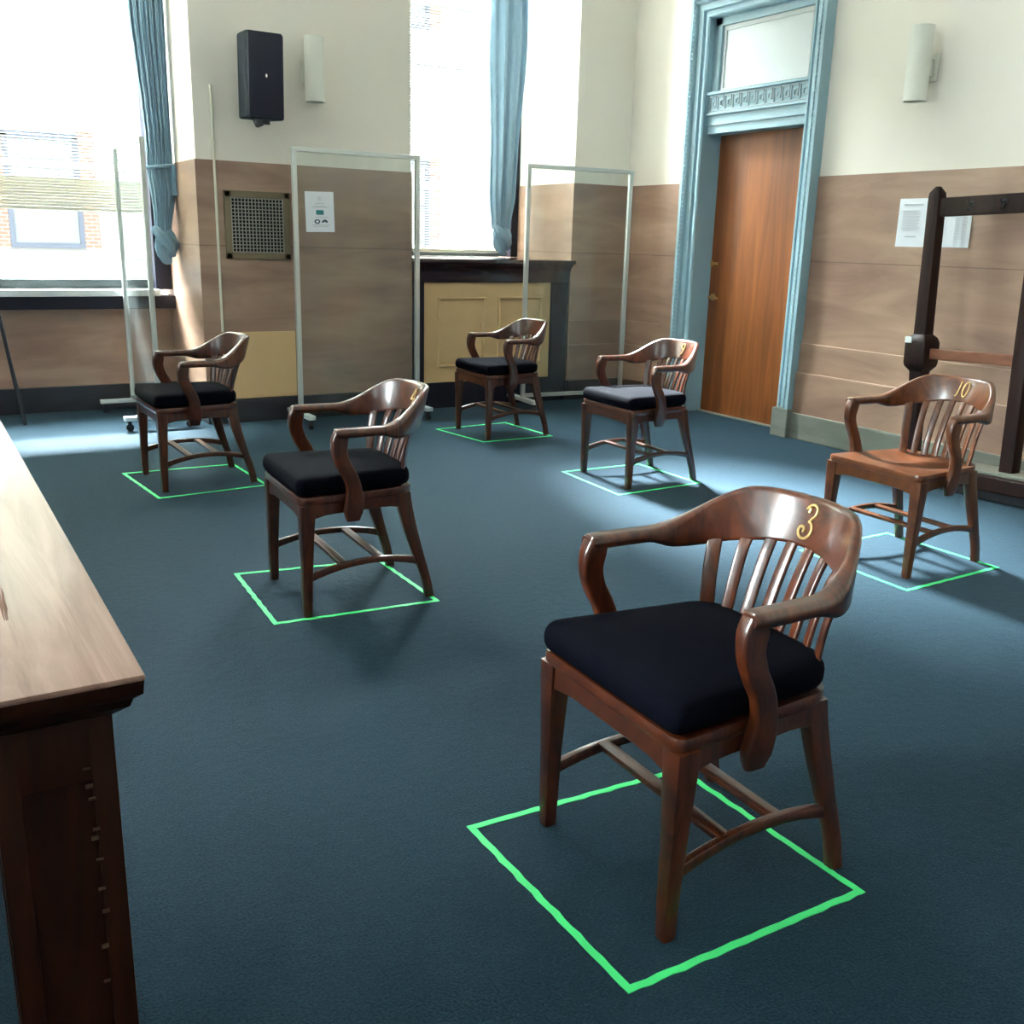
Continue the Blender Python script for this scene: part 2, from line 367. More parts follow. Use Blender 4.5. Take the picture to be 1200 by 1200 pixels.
for k_, (y0, y1) in enumerate(LW):
    wn = struct(empty('window_%d' % (k_+3), (XL-.1, (y0+y1)/2, .95))); h_ = (y1-y0)/2
    bm = bmesh.new(); box(bm, -.05, .05, -h_, -h_+.08, 0, 3.45, .004); box(bm, -.05, .05, h_-.08, h_, 0, 3.45, .004); box(bm, -.05, .05, -h_, h_, 0, .08, .004); box(bm, -.05, .05, -h_, h_, 3.37, 3.45, .004); box(bm, -.03, .03, -h_, h_, 1.7, 1.76, .004)
    obj('frame', bm, M_navyframe, wn, smooth=False)
    obj('pane', B(-.004, .004, -h_+.08, h_-.08, .08, 3.37), M_glass, wn, smooth=False)
struct(obj('wall_front', B(XL-.2, XR+.3, YB-.2, YB, 0, HC), M_plaster, smooth=False))

# ------------------------------------------------------------------ windows
def window(n, x0, x1, z0, zt=5.0, jamb=.10, tr=3.29):
    root = empty('window_%d' % n, ((x0+x1)/2, 8.28, z0)); struct(root)
    def P(name, bm, m): 
        bmesh.ops.translate(bm, verts=bm.verts, vec=(-(x0+x1)/2, -8.28, -z0)); o = obj(name, bm, m, root, smooth=False); return o
    bm = bmesh.new(); box(bm, x0, x0+jamb, 8.14, 8.32, z0, zt, .005); box(bm, x1-jamb, x1, 8.14, 8.32, z0, zt, .005); box(bm, x0, x1, 8.14, 8.32, zt-.08, zt, .005)
    P('frame', bm, M_navyframe)
    bm = bmesh.new(); box(bm, x0+jamb, x1-jamb, 8.22, 8.29, z0, z0+.072, .004)
    P('bottom_sash', bm, M_sash)
    bm = bmesh.new(); box(bm, x0+jamb, x1-jamb, 8.2, 8.30, tr-.04, tr+.045, .006); P('transom_bar', bm, M_white)
    bm = bmesh.new(); box(bm, x0+jamb, x1-jamb, 8.25, 8.256, z0+.07, tr-.03); P('pane', bm, M_glass)
    bm = bmesh.new(); box(bm, x0+jamb, x1-jamb, 8.25, 8.256, tr+.04, zt-.07); P('pane', bm, M_glass)
    return root
window(1, *W1, z0=.912, jamb=.13, tr=4.84); window(2, *W2, z0=1.2, jamb=.08)
# sills under the two larger windows
for k, (x0, x1) in enumerate((W1,)):
    s = struct(empty('window_sill', ((x0+x1)/2, 8.1, .76)))
    s.name = 'trim_5' if k == 0 else 'trim_6'
    bm = B(-(x1-x0)/2+.01, (x1-x0)/2-.12, -.06, .14, .106, .155, .004); o = obj('sill_board', bm, M_sill1, s, smooth=False)
    bm = B(-(x1-x0)/2, (x1-x0)/2, -.045, .12, 0.012, .108, .006); obj('sill_apron', bm, M_navyframe, s, smooth=False)

def blind(x0, x1, y, ztop, zbot, pitch, label, stack=0.0, tilt=0):
    root = empty('venetian_blind', ((x0+x1)/2, y, zbot)); tag(root, label, 'blind')
    wd = x1-x0; H = ztop-zbot; bm = bmesh.new(); z = .03+stack
    a = math.radians(tilt); hw = .0125
    while z < H-.03:
        dz = hw*math.sin(a); dy = hw*math.cos(a)
        c = [(-wd/2, -dy, z+dz), (wd/2, -dy, z+dz), (wd/2, 0, z+.0022), (-wd/2, 0, z+.0022), (-wd/2, dy, z-dz), (wd/2, dy, z-dz)]
        V = [bm.verts.new(q) for q in c]+[bm.verts.new((q[0], q[1], q[2]-.0006)) for q in c]
        for f in ((0,1,2,3), (3,2,5,4), (9,8,7,6), (10,11,8,9), (0,6,7,1), (4,5,11,10)): bm.faces.new([V[i] for i in f])
        z += pitch
    if stack: obj('slats', bm, M_slat, root, smooth=False); bm = bmesh.new()
    k = .028
    while k < stack+.02:
        box(bm, -wd/2, wd/2, -.0125, .0125, k, k+.0038); k += .0042 if int(k*250) % 5 else .007
    obj('gathered_slats' if stack else 'slats', bm, M_stack if stack else M_slat, root, smooth=False)
    obj('bottom_rail', B(-wd/2, wd/2, -.014, .014, 0, .022, .003), M_blindrail, root, smooth=False)
    obj('head_rail', B(-wd/2, wd/2, -.02, .02, H-.035, H, .003), M_white, root, smooth=False)
    bm = bmesh.new()
    for fx in (-.36, 0, .36): cyl(bm, (wd*fx, -.016, .02), .001, H-.05, n=5)
    obj('cord', bm, M_white, root)
    return root
blind(W1[0]+.14, W1[1]-.18, 8.17, 4.8, 1.475, .0215, 'white venetian blind half lowered in the large left window, cream slats gathered at its foot', stack=.20)
blind(W2[0]+.09, W2[1]-.10, 8.17, 3.26, 1.235, .0215, 'white venetian blind fully lowered in the narrow window above the radiator cover')

# ------------------------------------------------------------------ added ceiling pendants, unseen fill light (bowls throwing it up to the ceiling)
M_bowl = plain('frosted_bowl', (.8, .78, .7), .4)
def pendant(x, y, label):
    p = empty('fill_pendant', (x, y, 4.35)); tag(p, label, 'added fill light', 'added fill pendants')
    bm = bmesh.new(); n = 40; prof = [(.02, -.16), (.12, -.15), (.22, -.11), (.30, -.04), (.33, .02), (.315, .02), (.28, -.03), (.20, -.09), (.10, -.125), (.02, -.135)]
    V = [[bm.verts.new((r_*math.cos(2*PI*k/n), r_*math.sin(2*PI*k/n), z)) for k in range(n)] for r_, z in prof]
    for i in range(len(V)):
        a, b = V[i], V[(i+1) % len(V)]
        for j in range(n): bm.faces.new((a[j], a[(j+1) % n], b[(j+1) % n], b[j]))
    obj('bowl', bm, M_bowl, p)
    bm = bmesh.new()
    for k in range(3):
        a = 2*PI*k/3; tube(bm, [(.31*math.cos(a), .31*math.sin(a), .02), (.02*math.cos(a), .02*math.sin(a), .5)], .005, 6)
    cyl(bm, (0, 0, .48), .012, HC-4.35-.49); cyl(bm, (0, 0, HC-4.35-.04), .07, .04)
    obj('hanging_rod', bm, M_brass, p)
    d = bpy.data.lights.new('fill_uplight', 'AREA'); d.shape = 'DISK'; d.size = .5; d.energy = FILL_PEND; d.color = (1.0, .99, .96)
    o = link(bpy.data.objects.new('fill_uplight', d)); o.parent = p; o.location = (0, 0, .03); o.rotation_euler = (PI, 0, 0)
for x, y, lb in ((2.2, 4.2, 'added fill pendant with frosted bowl over the chairs, above the frame'), (-2.6, 4.2, 'added fill pendant with frosted bowl over the table side, left of the frame'), (2.2, -.6, 'added fill pendant with frosted bowl behind the camera on the right'), (-2.6, -.6, 'added fill pendant with frosted bowl behind the camera on the left')):
    pendant(x, y, lb)

# ------------------------------------------------------------------ outside: street and facing building
struct(obj('ground', B(-60, 60, 8.6, 80, -6.2, -6), M_pavement, smooth=False))
M_fwin = plain('facade_window_frame', (.07, .085, .12), .6); M_fglass = plain('facade_glass', (.16, .18, .19), .5)
bd = empty('building', (3, 24, -6)); tag(bd, 'pale stone building across the street seen through the windows, with brick beside its window', 'building')
BL = -60.0     # the street opens to plain sky beyond the building's left end
bm = bmesh.new(); box(bm, BL-3, 40, 0, 8, 0, 21.6)
for z in (6.35, 6.75, 8.6, 11.5, 15): box(bm, BL-3.1, 40, -.12, .1, z, z+.14)
obj('wall', bm, M_facade, bd, smooth=False)
for wx in (-8.2, -4.1, -.12, 4.1, 8.2, 12.6):
    for wz in (7.05, 12.4):
        obj('brick_surround', B(wx-1.15, wx-.72, -.06, .1, wz-.1, wz+2.3), M_brick, bd, smooth=False)
        obj('brick_surround', B(wx+.72, wx+1.05, -.06, .1, wz-.1, wz+2.3), M_brick, bd, smooth=False)
        bm = bmesh.new(); box(bm, wx-.73, wx+.73, -.1, .1, wz-.1, wz); box(bm, wx-.73, wx-.63, -.09, .1, wz, wz+2.2); box(bm, wx+.63, wx+.73, -.09, .1, wz, wz+2.2); box(bm, wx-.73, wx+.73, -.09, .1, wz+2.1, wz+2.25); box(bm, wx-.63, wx+.63, -.05, .1, wz+1.05, wz+1.12)
        fr = obj('window', bm, M_fwin, bd, smooth=False)
        obj('pane', B(wx-.63, wx+.63, -.03, .0, wz, wz+2.1), M_fglass, fr, smooth=False)

# ------------------------------------------------------------------ door and its surround
PX, PI_ = .08, .03
def surround():
    """stepped profile swept round the opening; u outward from the opening, p out of the wall"""
    prof = [(-.002, -.165), (-.002, .028), (.010, .040), (.026, .040), (.032, .026), (.050, .026), (.056, .050), (.098, .055), (.104, .075), (.114, .084), (.124, .072), (.132, .088), (.158, .088), (.164, 0.0), (.164, -.02), (.05, -.165)]
    bm = bmesh.new(); rings = []
    for (y, z, dy, dz) in ((DY0, .0, -1, 0), (DY0, DH, -1, 1), (DY1, DH, 1, 1), (DY1, .0, 1, 0)):
        rings.append([Vector((XR-p, y+dy*u, z+dz*u)) for u, p in prof])
    loft(bm, rings)
    return bm
sr = struct(empty('trim_7', (0, 0, 0)))
cs = obj('door_surround', surround(), M_teal, sr, ang=20)
bm = bmesh.new()
box(bm, XR-.10, XR+.1, DY0-.175, DY0-.02, 0, .21, .008); box(bm, XR-.10, XR+.1, DY1+.02, DY1+.175, 0, .0205, .004)
obj('plinth_block', bm, M_base, sr, smooth=False)
# beaded studs running down the mouldings
bm = bmesh.new()
for y in (DY0-.114, DY1+.114):
    z = .25
    while z < DH+.1:
        box(bm, XR-.091, XR-.07, y-.006, y+.006, z, z+.016, .003); z += .034
obj('bead_moulding', bm, plain('bead_moulding_paint', (.40, .54, .60), .4), sr, smooth=False)
XD = 5.715
bm = bmesh.new()      # transom: rail, greek band, panel
box(bm, XR+.02, XD+.05, DY0, DY1, 2.19, 2.345, .004)
box(bm, XR-.005, XR+.06, DY0, DY1, 2.325, 2.343, .004)
box(bm, XR+.005, XR+.06, DY0, DY1, 2.25, 2.262, .004)
box(bm, XR+.015, XD+.05, DY0, DY1, 2.34, 2.475, .003)
box(bm, XR-.012, XR+.06, DY0, DY1, 2.472, 2.492, .004)
box(bm, XR+.03, XD+.03, DY0, DY0+.055, 2.48, DH, .004); box(bm, XR+.03, XD+.03, DY1-.075, DY1, 2.48, DH, .004); box(bm, XR+.03, XD+.03, DY0, DY1, DH-.06, DH, .004)
obj('transom_rail', bm, M_teal, sr, smooth=False)
bm = bmesh.new(); box(bm, XR+.055, XR+.1, DY0+.03, DY1-.03, 2.48, DH, .0)
box(bm, XR+.045, XR+.08, DY0+.075, DY0+.09, 2.51, DH-.08, .004); box(bm, XR+.045, XR+.08, DY1-.11, DY1-.095, 2.51, DH-.08, .004); box(bm, XR+.045, XR+.08, DY0+.075, DY1-.095, 2.505, 2.52, .003); box(bm, XR+.045, XR+.08, DY0+.075, DY1-.095, DH-.095, DH-.08, .003)
obj('transom_panel', bm, M_pale, sr, smooth=False)
bm = bmesh.new(); nk = 12; kw = (DY1-DY0-.04)/nk; t = .0075; X0, X1 = XR+.002, XR+.03
for i in range(nk):     # greek key relief
    y = DY1-.02-i*kw; a = kw
    def kb(u0, u1, v0, v1): box(bm, X0, X1, y-u1, y-u0, 2.352+v0, 2.352+v1)
    kb(.0, t, 0, .108); kb(0, a*.86, .100, .108); kb(a*.86-t, a*.86, .03, .108); kb(a*.36, a*.86, .03, .038); kb(a*.36, a*.36+t, .03, .075); kb(a*.36, a*.62, .068, .075); kb(a*.0, a, 0, .007)
obj('greek_key_band', bm, plain('key_band_paint', (.42, .54, .58), .4), sr, smooth=False)
dr = struct(empty('door_1', (XD, DY1, 0)))
bm = B(0, .045, -(DY1-DY0)-.02, 0, .006, 2.2, .002); leaf = obj('leaf', bm, M_door, dr, smooth=False)
bm = bmesh.new(); cyl(bm, (-.010, -.055, .945), .028, .012, 'x'); cyl(bm, (-.05, -.055, .945), .010, .045, 'x', 12)
tube(bm, [(-.052, -.055, .945), (-.056, -.07, .945), (-.056, -.16, .94)], .010); 
k = obj('door_handle', bm, M_brass, dr); k['label'] = 'brass lever handle'
bm = bmesh.new(); box(bm, -.008, .002, -.085, -.005, 1.20, 1.222, .002); box(bm, -.012, .002, -.02, -.004, 1.185, 1.235, .002)
obj('deadbolt_plate', bm, M_brass, dr)
obj('threshold', B(-.04, .03, -(DY1-DY0), 0, 0, .010, .003), M_base, dr, smooth=False)
struct(obj('trim_8', B(XR+.28, XR+.34, DY0-.2, DY1+.2, 0, 3.2), M_darkwood, smooth=False))

# ------------------------------------------------------------------ radiator cover below the narrow window
rc = empty('radiator_cover', ((W2[0]+W2[1])/2, 7.24, 0)); tag(rc, 'tan panelled radiator cover with dark wooden frame and sill below the narrow window', 'radiator cover')
cx = (W2[0]+W2[1])/2
def rB(x0, x1, y0, y1, z0, z1, b=.004): return B(x0-cx, x1-cx, y0, y1, z0, z1, b)
bm = bmesh.new(); a0, a1 = W2[0]+.012, W2[1]-.03
box(bm, a0-cx, 3.57-cx, 0.0, .10, .0, 1.02, .004); box(bm, 4.78-cx, a1-cx, 0.0, .10, 0, 1.02, .004); box(bm, 3.56-cx, 4.79-cx, 0.0, .09, 0, .21, .004)
obj('frame', bm, M_navyframe, rc, smooth=False)
bm = bmesh.new(); rings = []
for z, o_, in ((1.01, 0.0), (1.05, .008), (1.09, .012), (1.13, .03), (1.15, .055), (1.165, .06)):
    rings.append([Vector((a0-cx-.0, .1, z)), Vector((a0-cx-.0, -o_, z)), Vector((a1-cx-.0, -o_, z)), Vector((a1-cx, .1, z))])
loft(bm, rings); obj('frieze', bm, M_sillwood, rc, ang=50)
obj('sill', B(a0-cx, W2[1]-.012-cx, -.075, 8.13-7.24, 1.165, 1.198, .008), M_sillwood, rc)
obj('panel', rB(3.56, 4.79, .02, .05, .20, 1.015), M_tan, rc, smooth=False)
for p0, p1 in ((3.70, 4.135), (4.26, 4.695)):
    bm = bmesh.new(); prof = [(0, .022), (.0, .008), (.008, .002), (.018, .006), (.024, .016), (.024, .022)]
    rings = []
    for x, z, sx, sz in ((p0, .33, 1, 1), (p1, .33, -1, 1), (p1, .895, -1, -1), (p0, .895, 1, -1)):
        rings.append([Vector((x-cx+sx*u, v, z+sz*u)) for u, v in prof])
    loft(bm, rings, closed=True); obj('panel_moulding', bm, M_tan, rc, ang=20)

# ------------------------------------------------------------------ pier fittings: vent, access panel, conduit, speaker, sconce
vg = empty('vent_grille', (2.25, YF-e, 1.17)); tag(vg, 'square metal vent grille in a bronze frame on the marble pier', 'vent')
bm = bmesh.new()
for a in ((-.235, .235, .42, .465), (-.235, .235, 0, .045), (-.235, -.19, 0, .465), (.19, .235, 0, .465)): box(bm, a[0], a[1], -.022, -.002, a[2], a[3], .004)
obj('frame', bm, M_grfr, vg, smooth=False)
obj('duct_shade_plate', B(-.195, .195, -.006, -.002, .04, .425), M_ductshade, vg, smooth=False)  # thin near-black plate, painted as the shade inside the duct
bm = bmesh.new()
for i in range(16): x = -.185+i*.37/15; box(bm, x-.003, x+.003, -.014, -.007, .04, .425)
for i in range(16): z = .05+i*.365/15; box(bm, -.195, .195, -.017, -.010, z-.003, z+.003)
obj('mesh', bm, M_grille, vg, smooth=False)
ap = obj('access_panel', B(2.0, 2.50, YF-e-.018, YF-e-.001, .172, .655, .004), M_tan, smooth=False)
ap2 = tag(ap, 'plain tan access panel low on the pier under the vent grille', 'panel')
bm = bmesh.new(); rings = []
tube(bm, [(1.962, YF-e-.010, .66), (1.962, YF-e-.010, 2.31)], .0095, 8)
cn = tag(obj('conduit', bm, M_cream), 'thin cream conduit running up the pier left of the vent grille', 'conduit')
sp = empty('loudspeaker', (2.235, 7.0, 2.09)); sp.rotation_euler = (math.radians(3), 0, math.radians(1)); tag(sp, 'dark blue-black loudspeaker mounted high on the pier', 'speaker')
bm = bmesh.new(); rings = []
for z, s in ((0, .92), (.012, 1), (.52, 1), (.532, .92)):
    rings.append([Vector((x*s, y, z)) for x, y in ((-.115, .14), (-.13, -.06), (-.118, -.082), (.118, -.082), (.13, -.06), (.115, .14))])
loft(bm, rings); obj('cabinet', bm, M_spk, sp, ang=30)
obj('grille', B(-.118, .118, -.096, -.081, .012, .52, .006), M_spkgrille, sp)
bm = B(-.006, .006, -.099, -.095, .255, .278, .001); o = obj('badge', bm, M_chrome, sp); o['label'] = 'small silver badge'
bm = bmesh.new(); tube(bm, [(0, .02, -.02), (0, .1, -.03), (0, .17, .02), (0, .23, .10)], .02, 10); cyl(bm, (0, .0, -.03), .05, .03)
obj('wall_bracket', bm, M_black, sp)
def sconce(loc, rz, label):
    s = empty('wall_sconce', loc, rz); tag(s, label, 'wall light', 'cylinder wall sconces')
    # wall plane at local y=0, room towards -y; lamp axis 0.125 out
    bm = bmesh.new(); n = 40
    ro, ri = .068, .062
    rr = [(ro, 0), (ro, .42), (ro-.004, .424), (ri, .424), (ri, .02), (ri, 0.0)]
    V = [[bm.verts.new((r*math.cos(2*PI*k/n), -.13+r*math.sin(2*PI*k/n), z)) for k in range(n)] for r, z in rr]
    for i in range(len(V)):
        a, b = V[i], V[(i+1) % len(V)]
        for j in range(n): bm.faces.new((a[j], a[(j+1) % n], b[(j+1) % n], b[j]))
    obj('shade', bm, M_sconce, s)
    bm = bmesh.new(); cyl(bm, (0, -.13, .2), .06, .01); obj('lamp_baffle', bm, M_black, s)
    bm = bmesh.new(); box(bm, -.05, .05, -.018, -.001, .12, .28, .006); box(bm, -.022, .022, -.07, -.01, .15, .245, .004)
    obj('wall_plate', bm, M_sconce, s)
    return s
sconce((2.66, YF, 2.25), 0, 'cream cylinder wall sconce beside the loudspeaker on the pier')
sconce((XR, 4.29, 2.225), -PI/2, 'cream cylinder wall sconce alone on the right wall above the posted papers')

# ------------------------------------------------------------------ papers on the right wall
def sheet(name, loc, rz, wd, ht, label, lines=True, crease=False):
    s = empty(name, loc, rz); tag(s, label, 'paper')
    bm = bmesh.new(); nx = 8
    # slight curl
    for side in (0,):
        V = [[bm.verts.new((-wd/2+wd*i/nx, -.002-.004*abs(math.sin(i*1.3)) if crease else -.002-.003*(i/nx), z)) for i in range(nx+1)] for z in (0, ht)]
        W_ = [[bm.verts.new((v.co.x, v.co.y+.0006, v.co.z)) for v in r] for r in V]
        for i in range(nx):
            bm.faces.new((V[0][i], V[0][i+1], V[1][i+1], V[1][i])); bm.faces.new((W_[1][i], W_[1][i+1], W_[0][i+1], W_[0][i]))
            bm.faces.new((V[0][i], V[0][i+1], W_[0][i+1], W_[0][i])); bm.faces.new((V[1][i], V[1][i+1], W_[1][i+1], W_[1][i]))
        bm.faces.new((V[0][0], V[1][0], W_[1][0], W_[0][0])); bm.faces.new((V[0][-1], V[1][-1], W_[1][-1], W_[0][-1]))
    obj('page', bm, M_paper, s, smooth=False)
    bm = bmesh.new()
    if lines:
        box(bm, -wd*.33, wd*.33, -.0075, -.0055, ht*.86, ht*.885)
        for i in range(15):
            z = ht*(.74-i*.028); r = random.uniform(.2, .33); box(bm, -wd*.33, wd*r, -.0075, -.0055, z, z+ht*.008)
        box(bm, -wd*.18, wd*.2, -.0075, -.0055, ht*.2, ht*.225)
    else:
        for i in range(18):
            z = ht*(.8-i*.035); box(bm, wd*.02, wd*random.uniform(.25, .38), -.0085, -.0065, z, z+ht*.006)
    obj('printed_text', bm, M_inklight, s, smooth=False)
    return s
sheet('posted_paper', (XR-e, 4.288, 1.374), -PI/2, .215, .294, 'printed white paper on the right wall, left of the coat rack post')
sheet('posted_paper', (XR-e, 3.975, 1.375), -PI/2, .216, .24, 'creased white paper on the right wall, under the coat rack top rail', lines=False, crease=True)

# ------------------------------------------------------------------ curtains
def curtain(name, xs, y, label, ztop, tie, knot_z, bot, pleats=8, phase=0):
    """xs: function z -> (left,right); knotted foot"""
    root = empty(name, (0, 0, 0)); 
    z_ref = bot; xl, xr = xs(bot+.3); cx_ = (xl+xr)/2; root.location = (cx_, y, bot); tag(root, label, 'curtain')
    bm = bmesh.new(); N = 120; rings = []
    zs = []; z = ztop
    while z > bot+.20: zs.append(z); z -= .03
    for z in zs:
        l, r = xs(z); c = (l+r)/2; hw = (r-l)/2
        gather = sst(tie+.25, tie, z)*sst(tie-.25, tie, z) if tie else 0
        low = sst(bot+.6, bot+.25, z)
        d = lerp(.055, .035, max(gather, low)); amp = lerp(.020, .008, max(gather, low))
        ring = []
        for k in range(N):
            a = 2*PI*k/N
            px = math.cos(a); py = math.sin(a)
            q = amp*(.55*math.cos(px*pleats*PI+phase+.5*math.sin(z*1.7))+.45*math.sin(px*pleats*1.7*PI+phase*2+z*.8))
            x = c+hw*px*(1+.02*math.sin(z*5)); yy = py*d+(q if py < 0 else -q*.5)
            ring.append(Vector((x-cx_, yy, z-bot)))
        rings.append(ring)
    loft(bm, rings); obj('drape', bm, M_curtain, root, ang=80)
    # knot: loops of folded fabric wound round each other
    l, r = xs(bot+.25); kc = (l+r)/2-cx_; hw = max(.085, (r-l)/2)
    bm = bmesh.new(); rings = []; nz = 26; nn_ = 90      # twisted bundle with deep spiral folds
    for i in range(nz+1):
        v = i/nz; th = PI*(.04+.92*v); z = .135-.115*math.cos(th); rad = math.sin(th)**.75; ring = []
        for k in range(nn_):
            a = 2*PI*k/nn_; f = abs(math.sin(2.5*a+4.2*v+phase))**.7*.30+.08*math.sin(9*a-7*v)+.10*math.sin(2*a+3*v+1)
            rr = rad*(.70+f)
            ring.append(Vector((kc+hw*.92*rr*math.cos(a)+.012*math.sin(3*v), .058*rr*math.sin(a)-.005, z+.006*math.cos(2*a+phase))))
        rings.append(ring)
    loft(bm, rings); obj('knotted_end', bm, M_curtain, root, ang=80)
    def roll(ctl, rad0, nm):
        bm = bmesh.new(); P = catmull([(kc+x, y_, z_) for x, y_, z_ in ctl], 7); m = len(P); prev = Vector((0, -1, 0)); rings = []
        for i, p in enumerate(P):
            t = (P[min(i+1, m-1)]-P[max(i-1, 0)]).normalized(); s = (prev-t*prev.dot(t)).normalized(); prev = s; v = t.cross(s); u = i/(m-1); ring = []
            for k in range(36):
                a = 2*PI*k/36; rr = rad0*(.45+.55*math.sin(PI*min(1, .12+u*.95)))*(1+.16*math.sin(5*a+5*u)+.07*math.sin(11*a))
                ring.append(p+s*(rr*.6*math.sin(a))+v*(rr*math.cos(a)))
            rings.append(ring)
        loft(bm, rings); obj(nm, bm, M_curtain, root, ang=80)
    roll([(-hw*.8, -.01, .255), (-hw*.55, -.045, .215), (0, -.062, .165), (hw*.55, -.05, .10), (hw*.75, -.01, .05)], .034, 'knot_wrap')
    roll([(-hw*.55, -.02, .14), (-hw*.35, -.04, .08), (-.01, -.045, .03), (hw*.25, -.035, .012), (hw*.45, -.02, .03)], .030, 'curtain_tail')
    if tie:
        l, r = xs(tie); bm = bmesh.new(); pts = [((l+r)/2-cx_+((r-l)/2+.01)*math.cos(a), .052*math.sin(a), tie-bot+.012*math.cos(a)) for a in [2*PI*i/24 for i in range(24)]]
        tube(bm, pts, .014, 8, closed=True); obj('tieback', bm, M_curtain, root)
        bm = bmesh.new(); rings = []
        xx = r-cx_-.005
        for i, z in enumerate((tie+.01, tie-.08, tie-.2)): rings.append([Vector((xx+u, v-.05, z-bot)) for u, v in rrect(.03+.012*i, .02, .008)])
        loft(bm, rings); obj('tie_tail', bm, M_curtain, root)
    return root
def xs1(z):
    l = lerp(1.645, 1.585, sst(1.8, 2.95, z)) if z > 1.8 else lerp(1.67, 1.645, sst(1.45, 1.8, z))
    r = 1.825 if z > 1.6 else lerp(1.79, 1.825, sst(1.35, 1.6, z))
    return l, r
def xs2(z):
    l = 4.545+.025*sst(3.0, 2.0, z)-.0*z; r = lerp(4.83, 4.925, sst(1.7, 3.2, z))
    k = sst(1.75, 1.45, z); return lerp(l, 4.60, k), lerp(r, 4.79, k)
curtain('curtain', xs1, 7.86, 'blue pleated curtain tied back and knotted beside the large left window', 4.3, 1.80, 1.25, 1.12, pleats=7)
curtain('curtain', xs2, 7.98, 'blue curtain with knotted end at the right of the narrow window', 4.3, None, 1.3, 1.222, pleats=3, phase=1)

# ------------------------------------------------------------------ clear partitions on castors
def partition(ax, ay, bx, by, H, label, foot=.30):
    L_ = math.hypot(bx-ax, by-ay); rz = math.atan2(by-ay, bx-ax)
    root = empty('clear_partition', ((ax+bx)/2, (ay+by)/2, 0), rz); tag(root, label, 'partition', 'clear wheeled partitions')
    h = L_/2; zb = .10
    for sx in (-1, 1): obj('post', B(sx*h-.016, sx*h+.016, -.016, .016, zb, H, .003), M_alu, root, smooth=False)
    obj('top_rail', B(-h, h, -.016, .016, H-.032, H, .003), M_alu, root, smooth=False)
    obj('bottom_rail', B(-h, h, -.014, .014, zb, zb+.03, .003), M_alu, root, smooth=False)
    obj('clear_panel', B(-h+.01, h-.01, -.003, .003, zb+.02, H-.02), M_acryl, root, smooth=False)
    for sx in (-1, 1):
        ft = obj('foot', B(sx*h-.028, sx*h+.028, -foot, foot, .072, .102, .006), M_alubright, root, smooth=False)
        for sy in (-1, 1):
            bm = bmesh.new(); y = sy*(foot-.035); cyl(bm, (sx*h-.012, y, .026), .026, .024, 'x', 16); box(bm, sx*h-.018, sx*h+.018, y-.012, y+.012, .035, .074, .003)
            obj('caster', bm, M_black, ft)
    return root
p1 = partition(2.42, 6.93, 3.365, 6.95, 1.93, 'clear acrylic partition with the white notice, before the marble pier', foot=.22)
p2 = partition(4.32, 6.93, 5.26, 6.85, 1.93, 'clear acrylic partition in front of the right corner pier and radiator cover', foot=.24)
p3 = partition(1.475, 7.18, 1.455, 8.0, 1.94, 'clear acrylic partition turned edge on by the large left window', foot=.24)
# notice taped on the partition
s = empty('notice', (2.60, 6.93, 1.37), math.radians(1)); s.rotation_euler[1] = math.radians(-1.2); tag(s, 'white notice with green box taped on the clear partition', 'notice')
wd, ht = .212, .272
obj('page', B(-wd/2, wd/2, -.0065, -.0055, 0, ht), M_paper, s, smooth=False)
bm = bmesh.new(); n = 20
def ringm(bm, cx_, cz, r0, r1, y=-.0078, sx=1, a0=0, a1=2*PI, nn=20):
    for i in range(nn):
        a, b = a0+(a1-a0)*i/nn, a0+(a1-a0)*(i+1)/nn
        bm.faces.new([bm.verts.new((cx_+sx*r*math.cos(t_), y, cz+r*math.sin(t_))) for r, t_ in ((r0, a), (r1, a), (r1, b), (r0, b))])
ringm(bm, 0, ht*.82, .014, .016); ringm(bm, 0, ht*.82, .0005, .0045)
for i in range(5): ringm(bm, 0, ht*.82, .009, .011, a0=i*1.25, a1=i*1.25+.8, nn=4)
for x0, x1, z in ((-.035, .035, .70), (-.05, .045, .635), (-.06, .07, .605), (-.04, .06, .36), (-.06, .07, .17), (-.05, .06, .135)):
    box(bm, x0, x1, -.0078, -.0066, ht*z, ht*z+.0035)
obj('printed_text', bm, M_inklight, s, smooth=False)
obj('green_box', B(-.028, .028, -.0078, -.0066, ht*.43, ht*.545), M_tealink, s, smooth=False)
bm = bmesh.new(); ringm(bm, -.022, ht*.26, .008, .016, sx=1.35); ringm(bm, .034, ht*.235, .006, .021, sx=1.1, a0=0, a1=PI)
obj('printed_symbols', bm, plain('navy_print', (.05, .10, .14), .8), s, smooth=False)

# ------------------------------------------------------------------ easel leg stand
es = empty('easel', (0.25, 7.69, 0)); tag(es, 'black easel cut by the left edge of the photo, one leg showing', 'easel')
def leg(a, b, r=.014):
    bm = bmesh.new(); tube(bm, [a, b], r, 10); return obj('leg', bm, M_black, es)
leg((.41, 0, 0), (.02, 0, 1.75) if False else (.205, .05, 1.75)); leg((-.45, 0, 0), (-.15, .05, 1.75)); leg((0, .42, 0), (0, .1, 1.7))
bm = bmesh.new(); tube(bm, [(-.24, .045, 1.66), (.23, .045, 1.66)], .011, 8); obj('top_bar', bm, M_black, es)
bm = bmesh.new(); box(bm, -.33, .28, -.03, .06, .80, .825, .004); obj('ledge', bm, M_black, es)

